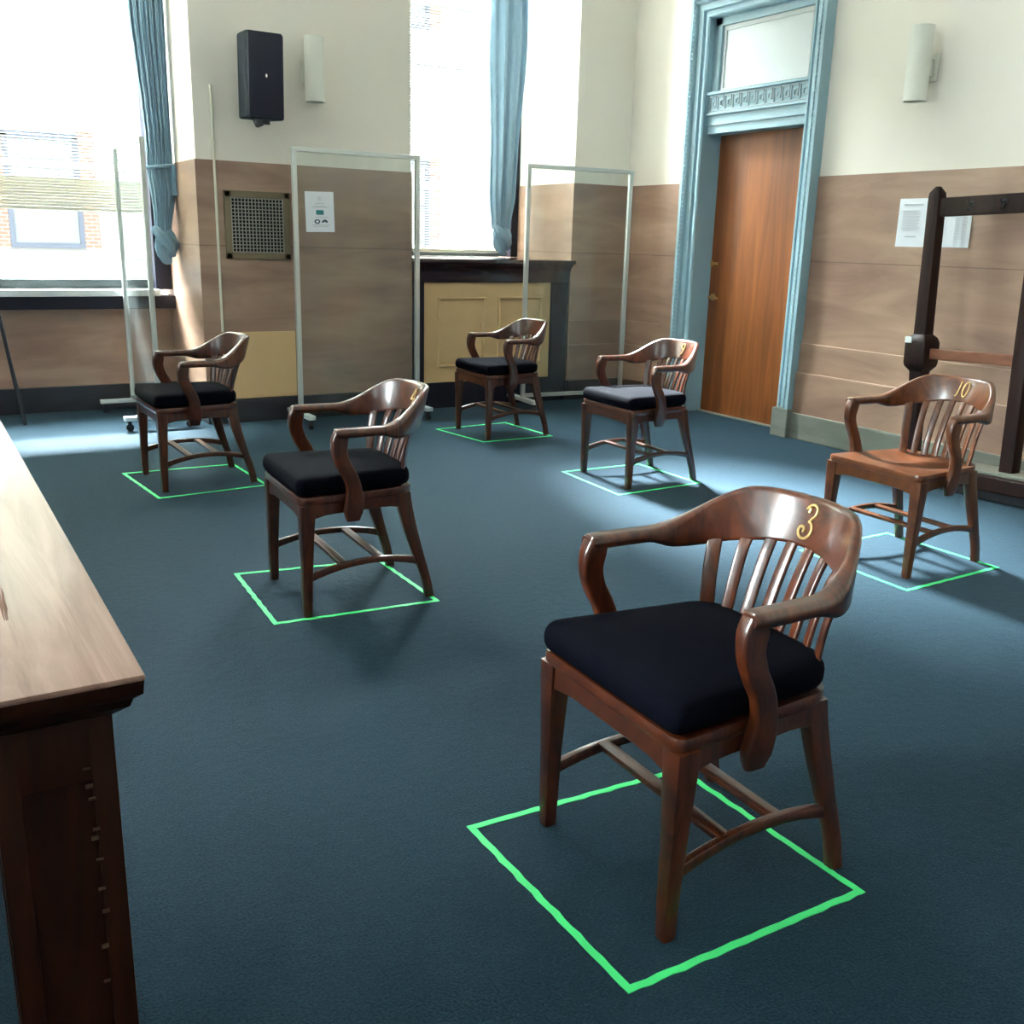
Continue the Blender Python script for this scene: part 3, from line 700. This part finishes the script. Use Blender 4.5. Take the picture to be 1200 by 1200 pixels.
# ------------------------------------------------------------------ coat rack
rk = empty('coat_rack', (5.24, 3.52, 0)); rk.rotation_euler = (math.radians(-2.0), 0, 0)
tag(rk, 'dark wooden coat rack with hooks standing against the right wall behind the armless-cushion chair ten', 'coat rack')
rk['label'] = 'dark wooden coat rack with hooks and a reddish lower rail against the right wall'
def post(y, knob=True):
    bm = bmesh.new(); rings = []
    for z, w_ in ((.13, .085), (.60, .085), (.66, .09), (.69, .135), (.71, .145), (.83, .145), (.86, .125), (.88, .085), (1.3, .08), (1.665, .078), (1.69, .072), (1.725, .03)):
        if not knob: w_ = min(w_, .085)
        rings.append([Vector((u, y+v, z)) for u, v in rrect(w_, w_, .012, 2)])
    loft(bm, rings); return obj('post', bm, M_darkwood, rk, ang=30)
post(.325); post(-.325, False); post(-.975)
obj('top_rail', B(-.02, .02, -.96, .31, 1.555, 1.66, .006), M_darkwood, rk, smooth=False)
obj('lower_rail', B(-.022, .022, -.96, .31, .738, .80, .006), M_rail, rk, smooth=False)
obj('base', B(-.15, .15, -1.05, .40, .045, .135, .01), M_darkwood, rk, smooth=False)
obj('toe_kick', B(-.12, .12, -1.02, .37, -.005, .05), M_black, rk, smooth=False)
obj('drip_tray', B(-.11, .11, -.96, .31, .133, .150, .004), M_base, rk, smooth=False)
for y in (.08, -.12, -.35, -.55, -.78):
    bm = bmesh.new(); cyl(bm, (-.024, y, 1.62), .016, .005, 'x', 14)
    tube(bm, catmull([(-.02, y, 1.62), (-.045, y, 1.612), (-.06, y, 1.618), (-.064, y, 1.635)], 5), .0048, 8)
    tube(bm, catmull([(-.02, y, 1.615), (-.032, y, 1.59), (-.05, y, 1.58), (-.06, y, 1.592)], 5), .0045, 8)
    h_ = obj('coat_hook', bm, M_black, rk)
bm = bmesh.new(); box(bm, -.079, -.074, .345, .39, .83, .866, .001); o = obj('white_sticker', bm, M_white, rk, smooth=False)

# ------------------------------------------------------------------ table in the left foreground
TX, TY, TZ = .232, 1.335, .75
tb = empty('table', (TX-1.0, 2.9, 0)); tag(tb, 'heavy wooden table with glossy streaked top in the left foreground', 'table')
ox, oy = TX-1.0, 2.9
bm = bmesh.new(); box(bm, -1.0, TX-ox, TY-oy, 1.6, TZ-.010, TZ, .004); obj('table_top', bm, M_table, tb)
bm = bmesh.new(); rings = []
for z, i in ((TZ-.010, .002), (TZ-.030, .004), (TZ-.040, .016), (TZ-.052, .020), (TZ-.060, .030), (TZ-.068, .040)):
    rings.append([Vector(p) for p in ((-1.0+i, TY-oy+i, z), (TX-ox-i, TY-oy+i, z), (TX-ox-i, 1.6-i, z), (-1.0+i, 1.6-i, z))])
loft(bm, rings); obj('edge_moulding', bm, M_tablewood, tb, ang=60)
obj('apron', B(-.94, TX-ox-.06, TY-oy+.062, 1.55, TZ-.16, TZ-.066, .003), M_tablewood, tb, smooth=False)
def tleg(x, y, s=.16):
    bm = bmesh.new(); box(bm, x-s/2+.012, x+s/2-.012, y-s/2+.012, y+s/2-.012, 0, TZ-.066)
    w_ = .034
    for sx in (-1, 1):
        for sy in (-1, 1):
            x0, x1 = sorted((x+sx*s/2, x+sx*(s/2-w_))); y0, y1 = sorted((y+sy*s/2, y+sy*(s/2-w_))); box(bm, x0, x1, y0, y1, 0, TZ-.067, .004)
    for z0, z1 in ((TZ-.17, TZ-.067), (0, .12)): box(bm, x-s/2+.001, x+s/2-.001, y-s/2+.001, y+s/2-.001, z0, z1, .004)
    return obj('leg', bm, M_tablewood, tb)
lx = TX-ox-.04-.08; ly = TY-oy+.05+.08
tleg(lx, ly); tleg(lx, 1.6-.13); tleg(-.87, ly); tleg(-.87, 1.47)
bm = bmesh.new()
for (x0_, y0_, x1_, y1_) in ((.092, 1.80, .0885, 1.640), (.086, 1.79, .0865, 1.637), (.080, 1.80, .084, 1.640)):
    P_ = [(lerp(x0_, x1_, t_/6)-ox+.0008*math.sin(t_*2), lerp(y0_, y1_, t_/6)-oy, TZ+.0002) for t_ in range(7)]
    tube(bm, P_, .0016, 6, taper=lambda u: .0004+.0016*math.sin(PI*min(.95, u+.05)))
obj('brown_streaks', bm, plain('streak_brown', (.14, .055, .03), .8), tb)  # thin brown lines drawing together on the table top
bm = bmesh.new()    # worn chips down the leg's edge
for i, z in enumerate((.60, .57, .55, .50, .485, .45, .40, .36, .30, .24, .15)):
    x = lx+.08-.034+random.uniform(-.006, .004); box(bm, x-.006, x+.004, ly-.0812, ly-.0795, z, z+random.uniform(.003, .008))
obj('chipped_edge', bm, plain('worn_wood', (.075, .038, .02), .6), tb, smooth=False)

# ------------------------------------------------------------------ armchairs
YA = .268
def bow(phi_t):
    """phi_t in [-1,1] along the rail -> centre (x,y), outward normal, bottom z, top z, thickness, lean"""
    s = phi_t
    L1 = .36; L2 = 1-L1                       # share of straight arm
    a = abs(s); sg = 1 if s > 0 else -1
    # s=±1 arm tips, s=0 crest centre
    if a > L2:
        u = (a-L2)/L1; x = lerp(.035, -.125, u); y = sg*(YA+.004*u); nrm = Vector((0, sg, 0)); phi = 0
    else:
        phi = (1-a/L2)*PI/2
        p = 1.0; x = .035+.262*math.sin(phi); y = sg*YA*math.cos(phi)
        nrm = Vector((math.sin(phi)/.262, sg*math.cos(phi)/YA, 0)).normalized()
    deg = math.degrees(phi)
    zt = .695+.108*sst(4, 62, deg); zb = lerp(.661, .692, sst(35, 85, deg)) - .018*sst(0, 18, deg)*sst(50, 22, deg)
    th = lerp(.052, .024, sst(6, 42, deg)); 
    if a > L2+L1*.75: th *= 1+.10*sst(L2+L1*.75, 1, a)
    lean = .035*sst(20, 80, deg)
    return x, y, nrm, zb, zt, th, lean
def bow_mesh():
    bm = bmesh.new(); rings = []; N = 72
    for i in range(N+1):
        s = -1+2*i/N; x, y, nrm, zb, zt, th, lean = bow(s)
        edge = 1.0
        a = abs(s)
        if a > .94: edge = math.sqrt(max(.08, 1-((a-.94)/.0615)**2))
        h = (zt-zb); c = Vector((x, y, (zb+zt)/2)); prof = rrect(th*lerp(.6, 1, edge), h*lerp(.6, 1, edge), min(.0155, th*.42), 4)
        ring = []
        for u, v in prof:
            ring.append(c+nrm*(u+lean*(v/h))+Vector((0, 0, v)))
        rings.append(ring)
    loft(bm, rings); return bm
def crest_pt(yl, z, out):
    """point on the inner face of the crest board near its centre"""
    s = math.asin(max(-1, min(1, yl/YA)))      # angle from centre
    x = .035+.262*math.cos(s); y = YA*math.sin(s)
    nrm = Vector((math.cos(s)/.262, math.sin(s)/YA, 0)).normalized()
    zb, zt = .692, .803; v = (z-(zb+zt)/2)
    return Vector((x, y, z))+nrm*(-.012-out+.035*v/(zt-zb))
def seat_outline(inset=0, n=6):
    P = [(-.250, .252), (.205, .205), (.205, -.205), (-.250, -.252)]
    cx_ = -.02; out = []
    corners = []
    rad = [.035, .07, .07, .035]
    m = 4
    for i in range(m):
        a, b, c = Vector((*P[i-1], 0)), Vector((*P[i], 0)), Vector((*P[(i+1) % m], 0))
        d1 = (a-b).normalized(); d2 = (c-b).normalized(); r = rad[i]
        p0 = b+d1*r; p1 = b+d2*r
        for k in range(n+1):
            t = k/n; out.append(p0*(1-t)**2+b*2*t*(1-t)+p1*t*t)
    if inset:
        out = [Vector((p.x*(1-inset/.25)-.0*inset, p.y*(1-inset/.25), 0)) for p in out]
    return out
def densify(P, mseg=4):
    out = []
    for i in range(len(P)):
        a, b = P[i], P[(i+1) % len(P)]; n = max(1, int((b-a).length/.03))
        for k in range(n): out.append(a.lerp(b, k/n))
    return out
def grid_cap(bm, ring, fz, steps=7, cx=-.02, flip=False):
    """concentric inner rings with height function"""
    prev = ring; c = Vector((cx, 0, 0))
    for s in range(1, steps+1):
        t = 1-s/steps
        if t > 0:
            new = []
            for v in ring:
                x = c.x+(v.co.x-c.x)*t; y = v.co.y*t; new.append(bm.verts.new((x, y, fz(x, y, t))))
            for j in range(len(ring)):
                q = [prev[j], prev[(j+1) % len(ring)], new[(j+1) % len(ring)], new[j]]; bm.faces.new(q)
            prev = new
        else:
            cv = bm.verts.new((c.x, 0, fz(c.x, 0, 0)))
            for j in range(len(ring)): bm.faces.new((prev[j], prev[(j+1) % len(ring)], cv))
def seat_mesh():
    O = densify(seat_outline()); bm = bmesh.new(); rings = []
    for z, s in ((.418, .985), (.422, .995), (.430, 1.0), (.442, 1.0), (.448, .994)):
        rings.append([Vector((p.x*s, p.y*s, z)) for p in O])
    V = loft(bm, rings, cap=False)
    bm.faces.new(V[0][::-1])
    def fz(x, y, t):     # saddle: dished towards the back, ridge in the front middle
        d = .022*math.exp(-((x-.06)**2/.02+(abs(y)-.10)**2/.012))+.008*math.exp(-(x-.06)**2/.03-y*y/.02)
        return .450-d*sst(1, .75, t)
    grid_cap(bm, V[-1], fz); return bm
def cushion_mesh():
    O = densify(seat_outline(.002)); bm = bmesh.new(); rings = []
    for z, s in ((.452, .955), (.458, .995), (.470, 1.015), (.486, 1.018), (.500, 1.008), (.511, .985), (.518, .955)):
        rings.append([Vector(((p.x+.02)*s-.02-.006, p.y*s*.985, z)) for p in O])
    V = loft(bm, rings, cap=False); bm.faces.new(V[0][::-1])
    grid_cap(bm, V[-1], lambda x, y, t: .518+.014*(1-t**2)**.8, steps=8); return bm
def digit_paths(d):
    def arc(cx_, cy, rx, ry, a0, a1, n=14): return [(cx_+rx*math.cos(math.radians(lerp(a0, a1, i/n))), cy+ry*math.sin(math.radians(lerp(a0, a1, i/n)))) for i in range(n+1)]
    # (u right, v up) within about +-.5 height
    if d == '3': return [[(-.10, .26), (-.17, .30)][:1]+arc(-.14, .33, .06, .06, -20, 180, 8)+arc(0.0, .30, .20, .20, 165, -60, 14)+[(.06, .03), (.02, .02)], [(.02, .03)]+arc(.0, -.22, .25, .25, 70, -170, 18)+arc(-.14, -.24, .10, .09, 180, -40, 10)]
    if d == '9': return [arc(0, .22, .19, .22, 0, 360, 20)+[(.18, .05), (.14, -.15), (.03, -.36), (-.12, -.46)]]
    if d == '4': return [[(.10, -.48), (.10, .48), (-.25, -.12), (-.12, -.15), (.25, -.12)]]
    if d == '1': return [[(-.12, -.46), (.0, -.38), (.05, .0), (.06, .48)]]
    if d == '0': return [arc(0, 0, .20, .46, 90, 450, 26)]
    return []
def make_chair(mat, cushion, number):
    t = empty('wooden_armchair', (0, 0, 0))
    obj('seat', seat_mesh(), mat, t, ang=40)
    # apron
    bm = bmesh.new()
    def strip(a, b, z0=.366, z1=.422, th=.020, arch=.012):
        A, Bv = Vector(a), Vector(b); d = (Bv-A).normalized(); nn = Vector((-d.y, d.x, 0)); rings = []
        for k in range(13):
            u = k/12; p = A.lerp(Bv, u); lo = z0+arch*sst(0, .22, u)*sst(1, .78, u); r = .003
            rings.append([p+nn*x+Vector((0, 0, z)) for x, z in ((-th/2, lo+r), (-th/2+r, lo), (th/2-r, lo), (th/2, lo+r), (th/2, z1), (-th/2, z1))])
        loft(bm, rings)
    strip((-.232, .22, 0), (-.232, -.22, 0), z0=.360); strip((-.22, .236, 0), (.17, .192, 0)); strip((-.22, -.236, 0), (.17, -.192, 0)); strip((.183, .17, 0), (.183, -.17, 0))
    obj('seat_rail', bm, mat, t, ang=40)
    for sy in (1, -1):
        bm = bmesh.new(); rings = []
        for z, w_, x, y in ((0, .030, -.228, .228), (.01, .032, -.228, .228), (.10, .036, -.228, .228), (.20, .040, -.226, .229), (.32, .048, -.224, .229), (.40, .054, -.222, .228), (.420, .054, -.222, .228)):
            rings.append([Vector((x+u, sy*y+v, z)) for u, v in rrect(w_, w_, .006, 2)])
        loft(bm, rings); obj('leg', bm, mat, t, ang=30)
        bm = bmesh.new(); rings = []
        for p in catmull([(.262, .208, 0), (.246, .207, .08), (.215, .203, .18), (.186, .198, .28), (.168, .192, .36), (.160, .188, .425)], 4):
            wx = lerp(.036, .056, sst(.05, .38, p.z)); wy = lerp(.030, .036, sst(0, .4, p.z))
            rings.append([Vector((p.x+u, sy*p.y+v, p.z)) for u, v in rrect(wx, wy, .007, 2)])
        loft(bm, rings); obj('leg', bm, mat, t, ang=30)
        bm = bmesh.new(); pts = [(lerp(-.222, .222, u), sy*lerp(.228, .205, u), .144+.034*(1-(2*u-1)**2)+.006*u) for u in [k/14 for k in range(15)]]
        sweep(bm, pts, [rrect(.020, lerp(.030, .024, math.sin(PI*k/14)), .005, 2) for k in range(15)], (0, 1, 0)); obj('stretcher', bm, mat, t, ang=40)
    for x in (-.085, .065):
        bm = bmesh.new(); sweep(bm, [(x, y, .180) for y in (-.22, 0, .22)], rrect(.034, .016, .004, 2), (1, 0, 0)); obj('cross_bar', bm, mat, t, ang=40)
    obj('bow_back_rail', bow_mesh(), mat, t, ang=50)
    for sy in (1, -1):
        bm = bmesh.new(); ctl = [(-.097, YA, .686), (-.108, YA, .650), (-.110, YA+.002, .61), (-.096, YA+.003, .565), (-.072, YA+.002, .52), (-.058, YA-.002, .475), (-.054, YA-.008, .43), (-.058, YA-.012, .385), (-.058, YA-.015, .352)]
        wd_ = [.050, .060, .056, .052, .052, .056, .066, .070, .050]; tk = [.040, .038, .034, .032, .030, .030, .032, .030, .022]
        P = catmull(ctl, 5); profs = []
        for i in range(len(P)):
            u = i/(len(P)-1)*(len(ctl)-1); k = min(len(ctl)-2, int(u)); f = u-k
            profs.append(rrect(lerp(tk[k], tk[k+1], f), lerp(wd_[k], wd_[k+1], f), .009, 3))
        sweep(bm, [(p.x, sy*p.y, p.z) for p in P], profs, (0, 1, 0)); obj('arm_support', bm, mat, t, ang=40)
    ns = 8
    for i in range(ns):
        f = i/(ns-1)*2-1; yb = f*.172; yt = f*.205; w_ = .036 if abs(f) > .99 else .029
        xb = .192-.035*f*f; ph = math.acos(abs(yt)/YA); dg = math.degrees(ph); ln = .035*sst(20, 80, dg)
        nb = Vector((math.sin(ph)/.262, (1 if yt > 0 else -1)*math.cos(ph)/YA, 0)).normalized()
        xt = .035+.262*math.sin(ph)-nb.x*ln*.48; yt = yt-nb.y*ln*.48; zt_ = lerp(.661, .692, sst(35, 85, dg))+.012
        nrm = Vector((1, f*.8, 0)).normalized(); side = Vector((-nrm.y, nrm.x, 0))
        bm = bmesh.new(); ctl = [(xb, yb, .432), (xb+.010+.012*0, yb*1.03, .50), (lerp(xb, xt, .38), lerp(yb, yt, .4), .575), (lerp(xb, xt, .72), lerp(yb, yt, .72), .65), (xt, yt, zt_)]
        sweep(bm, catmull(ctl, 4), rrect(w_, .011, .004, 2), side); s_ = obj('back_slat', bm, mat, t, ang=50)
    if number:
        bm = bmesh.new(); k = 0; hgt = .078 if number == '3' else .070; tot = len(number); 
        for ci, ch in enumerate(number):
            off = (ci-(tot-1)/2)*hgt*.55
            for path in digit_paths(ch):
                pts = catmull([(p[0], p[1], 0) for p in path], 3) if len(path) > 3 else [Vector((*p, 0)) for p in path]
                # u to the viewer's right of the inner face = -y ; slight slant
                P3 = [crest_pt(-(off+(p.x+.10*p.y)*hgt)-.005, .750+p.y*hgt, .0025) for p in pts]
                tube(bm, P3, .0034, 6)
        o = obj('number_'+{'3': 'three', '9': 'nine', '4': 'four', '10': 'ten'}[number], bm, M_gold, t); o.name = 'brass_numeral'
        o['label'] = 'brass numeral %s on the back' % number
    return t
def cushion(parent_loc, rz, label):
    o = obj('seat_cushion', cushion_mesh(), M_fabric, None, ang=60); o.location = parent_loc; o.rotation_euler = (0, 0, rz)
    tag(o, label, 'cushion', 'black seat cushions'); return o
chairs = [
 ('3', M_chair, (1.405, 1.495), -2.0, True, 'glossy wooden armchair numbered 3, nearest the camera', 'black cushion on the armchair numbered 3 nearest the camera'),
 ('4', M_chair, (1.385, 3.49), -3.0, True, 'wooden armchair with black cushion in the left middle, before the notice partition', 'black cushion on the armchair in the left middle, in front of the notice partition'),
 ('', M_chair, (1.325, 5.58), 1.0, True, 'wooden armchair by the large left window, farthest left, before the access panel', 'black cushion on the armchair beside the large left window'),
 ('', M_chair, (3.635, 6.12), -1.0, True, 'wooden armchair farthest back, in front of the tan radiator cover', 'black cushion on the armchair in front of the tan radiator cover'),
 ('9', M_chair, (3.665, 4.56), -1.5, True, 'wooden armchair numbered 9, between the blue door surround and radiator cover', 'black cushion on the armchair numbered 9'),
 ('10', M_oak, (3.775, 2.77), -1.0, False, 'wooden armchair numbered 10 with bare saddle seat, beside the coat rack', None)]
cush0 = None
for num, mt, (x, y), rz, cu, lab, clab in chairs:
    c = make_chair(mt, cu, num); c.location = (x, y, 0); c.rotation_euler = (0, 0, math.radians(rz)); tag(c, lab, 'armchair', 'numbered wooden armchairs')
    if cu:
        if cush0 is None: cush0 = cushion((x, y, 0), math.radians(rz), clab)
        else:
            k = cush0.copy(); COL.objects.link(k); k.location = (x, y, 0); k.rotation_euler = (0, 0, math.radians(rz)); k['label'] = clab

# ------------------------------------------------------------------ green tape squares on the carpet
squares = [
 ([(1.015, 1.801), (1.018, 1.195), (1.636, 1.182), (1.630, 1.770)], 'green tape square on the carpet under the armchair numbered 3'),
 ([(1.050, 3.852), (1.019, 3.257), (1.637, 3.204), (1.640, 3.760)], 'green tape square under the left middle armchair'),
 ([(0.986, 5.874), (1.043, 5.222), (1.630, 5.270), (1.610, 5.860)], 'green tape square under the armchair beside the large left window'),
 ([(3.262, 6.403), (3.342, 5.847), (3.897, 5.843), (3.868, 6.440)], 'green tape square under the armchair by the radiator cover'),
 ([(3.329, 4.847), (3.292, 4.240), (3.900, 4.265), (3.894, 4.830)], 'green tape square under the armchair numbered 9'),
 ([(3.430, 3.03), (3.406, 2.434), (4.036, 2.451), (4.041, 3.041)], 'green tape square under the bare armchair numbered 10')]
for pts, lab in squares:
    cx_ = sum(p[0] for p in pts)/4; cy_ = sum(p[1] for p in pts)/4
    r = empty('tape_square', (cx_, cy_, 0)); tag(r, lab, 'floor tape', 'green tape squares')
    for i in range(4):
        a = Vector((pts[i][0]-cx_, pts[i][1]-cy_, 0)); b = Vector((pts[(i+1) % 4][0]-cx_, pts[(i+1) % 4][1]-cy_, 0))
        d = (b-a).normalized(); nn = Vector((-d.y, d.x, 0)); a = a-d*.008; b = b+d*.008; bm = bmesh.new(); m_ = 24; top = []; bot = []
        z = .0012+.0006*(i % 2)
        L_ = []; R_ = []
        for k in range(m_+1):
            p = a.lerp(b, k/m_); wv = .0012*math.sin(k*1.9+i)+.0008*math.sin(k*4.1+i*3); w_ = .0085+.0006*math.sin(k*2.3+i*2)
            L_.append(p+nn*(w_+wv)); R_.append(p+nn*(-w_+wv))
        rings = [[l+Vector((0, 0, z)), r_+Vector((0, 0, z)), r_+Vector((0, 0, .0001)), l+Vector((0, 0, .0001))] for l, r_ in zip(L_, R_)]
        loft(bm, rings); obj('tape_strip', bm, M_tape, r, smooth=False)
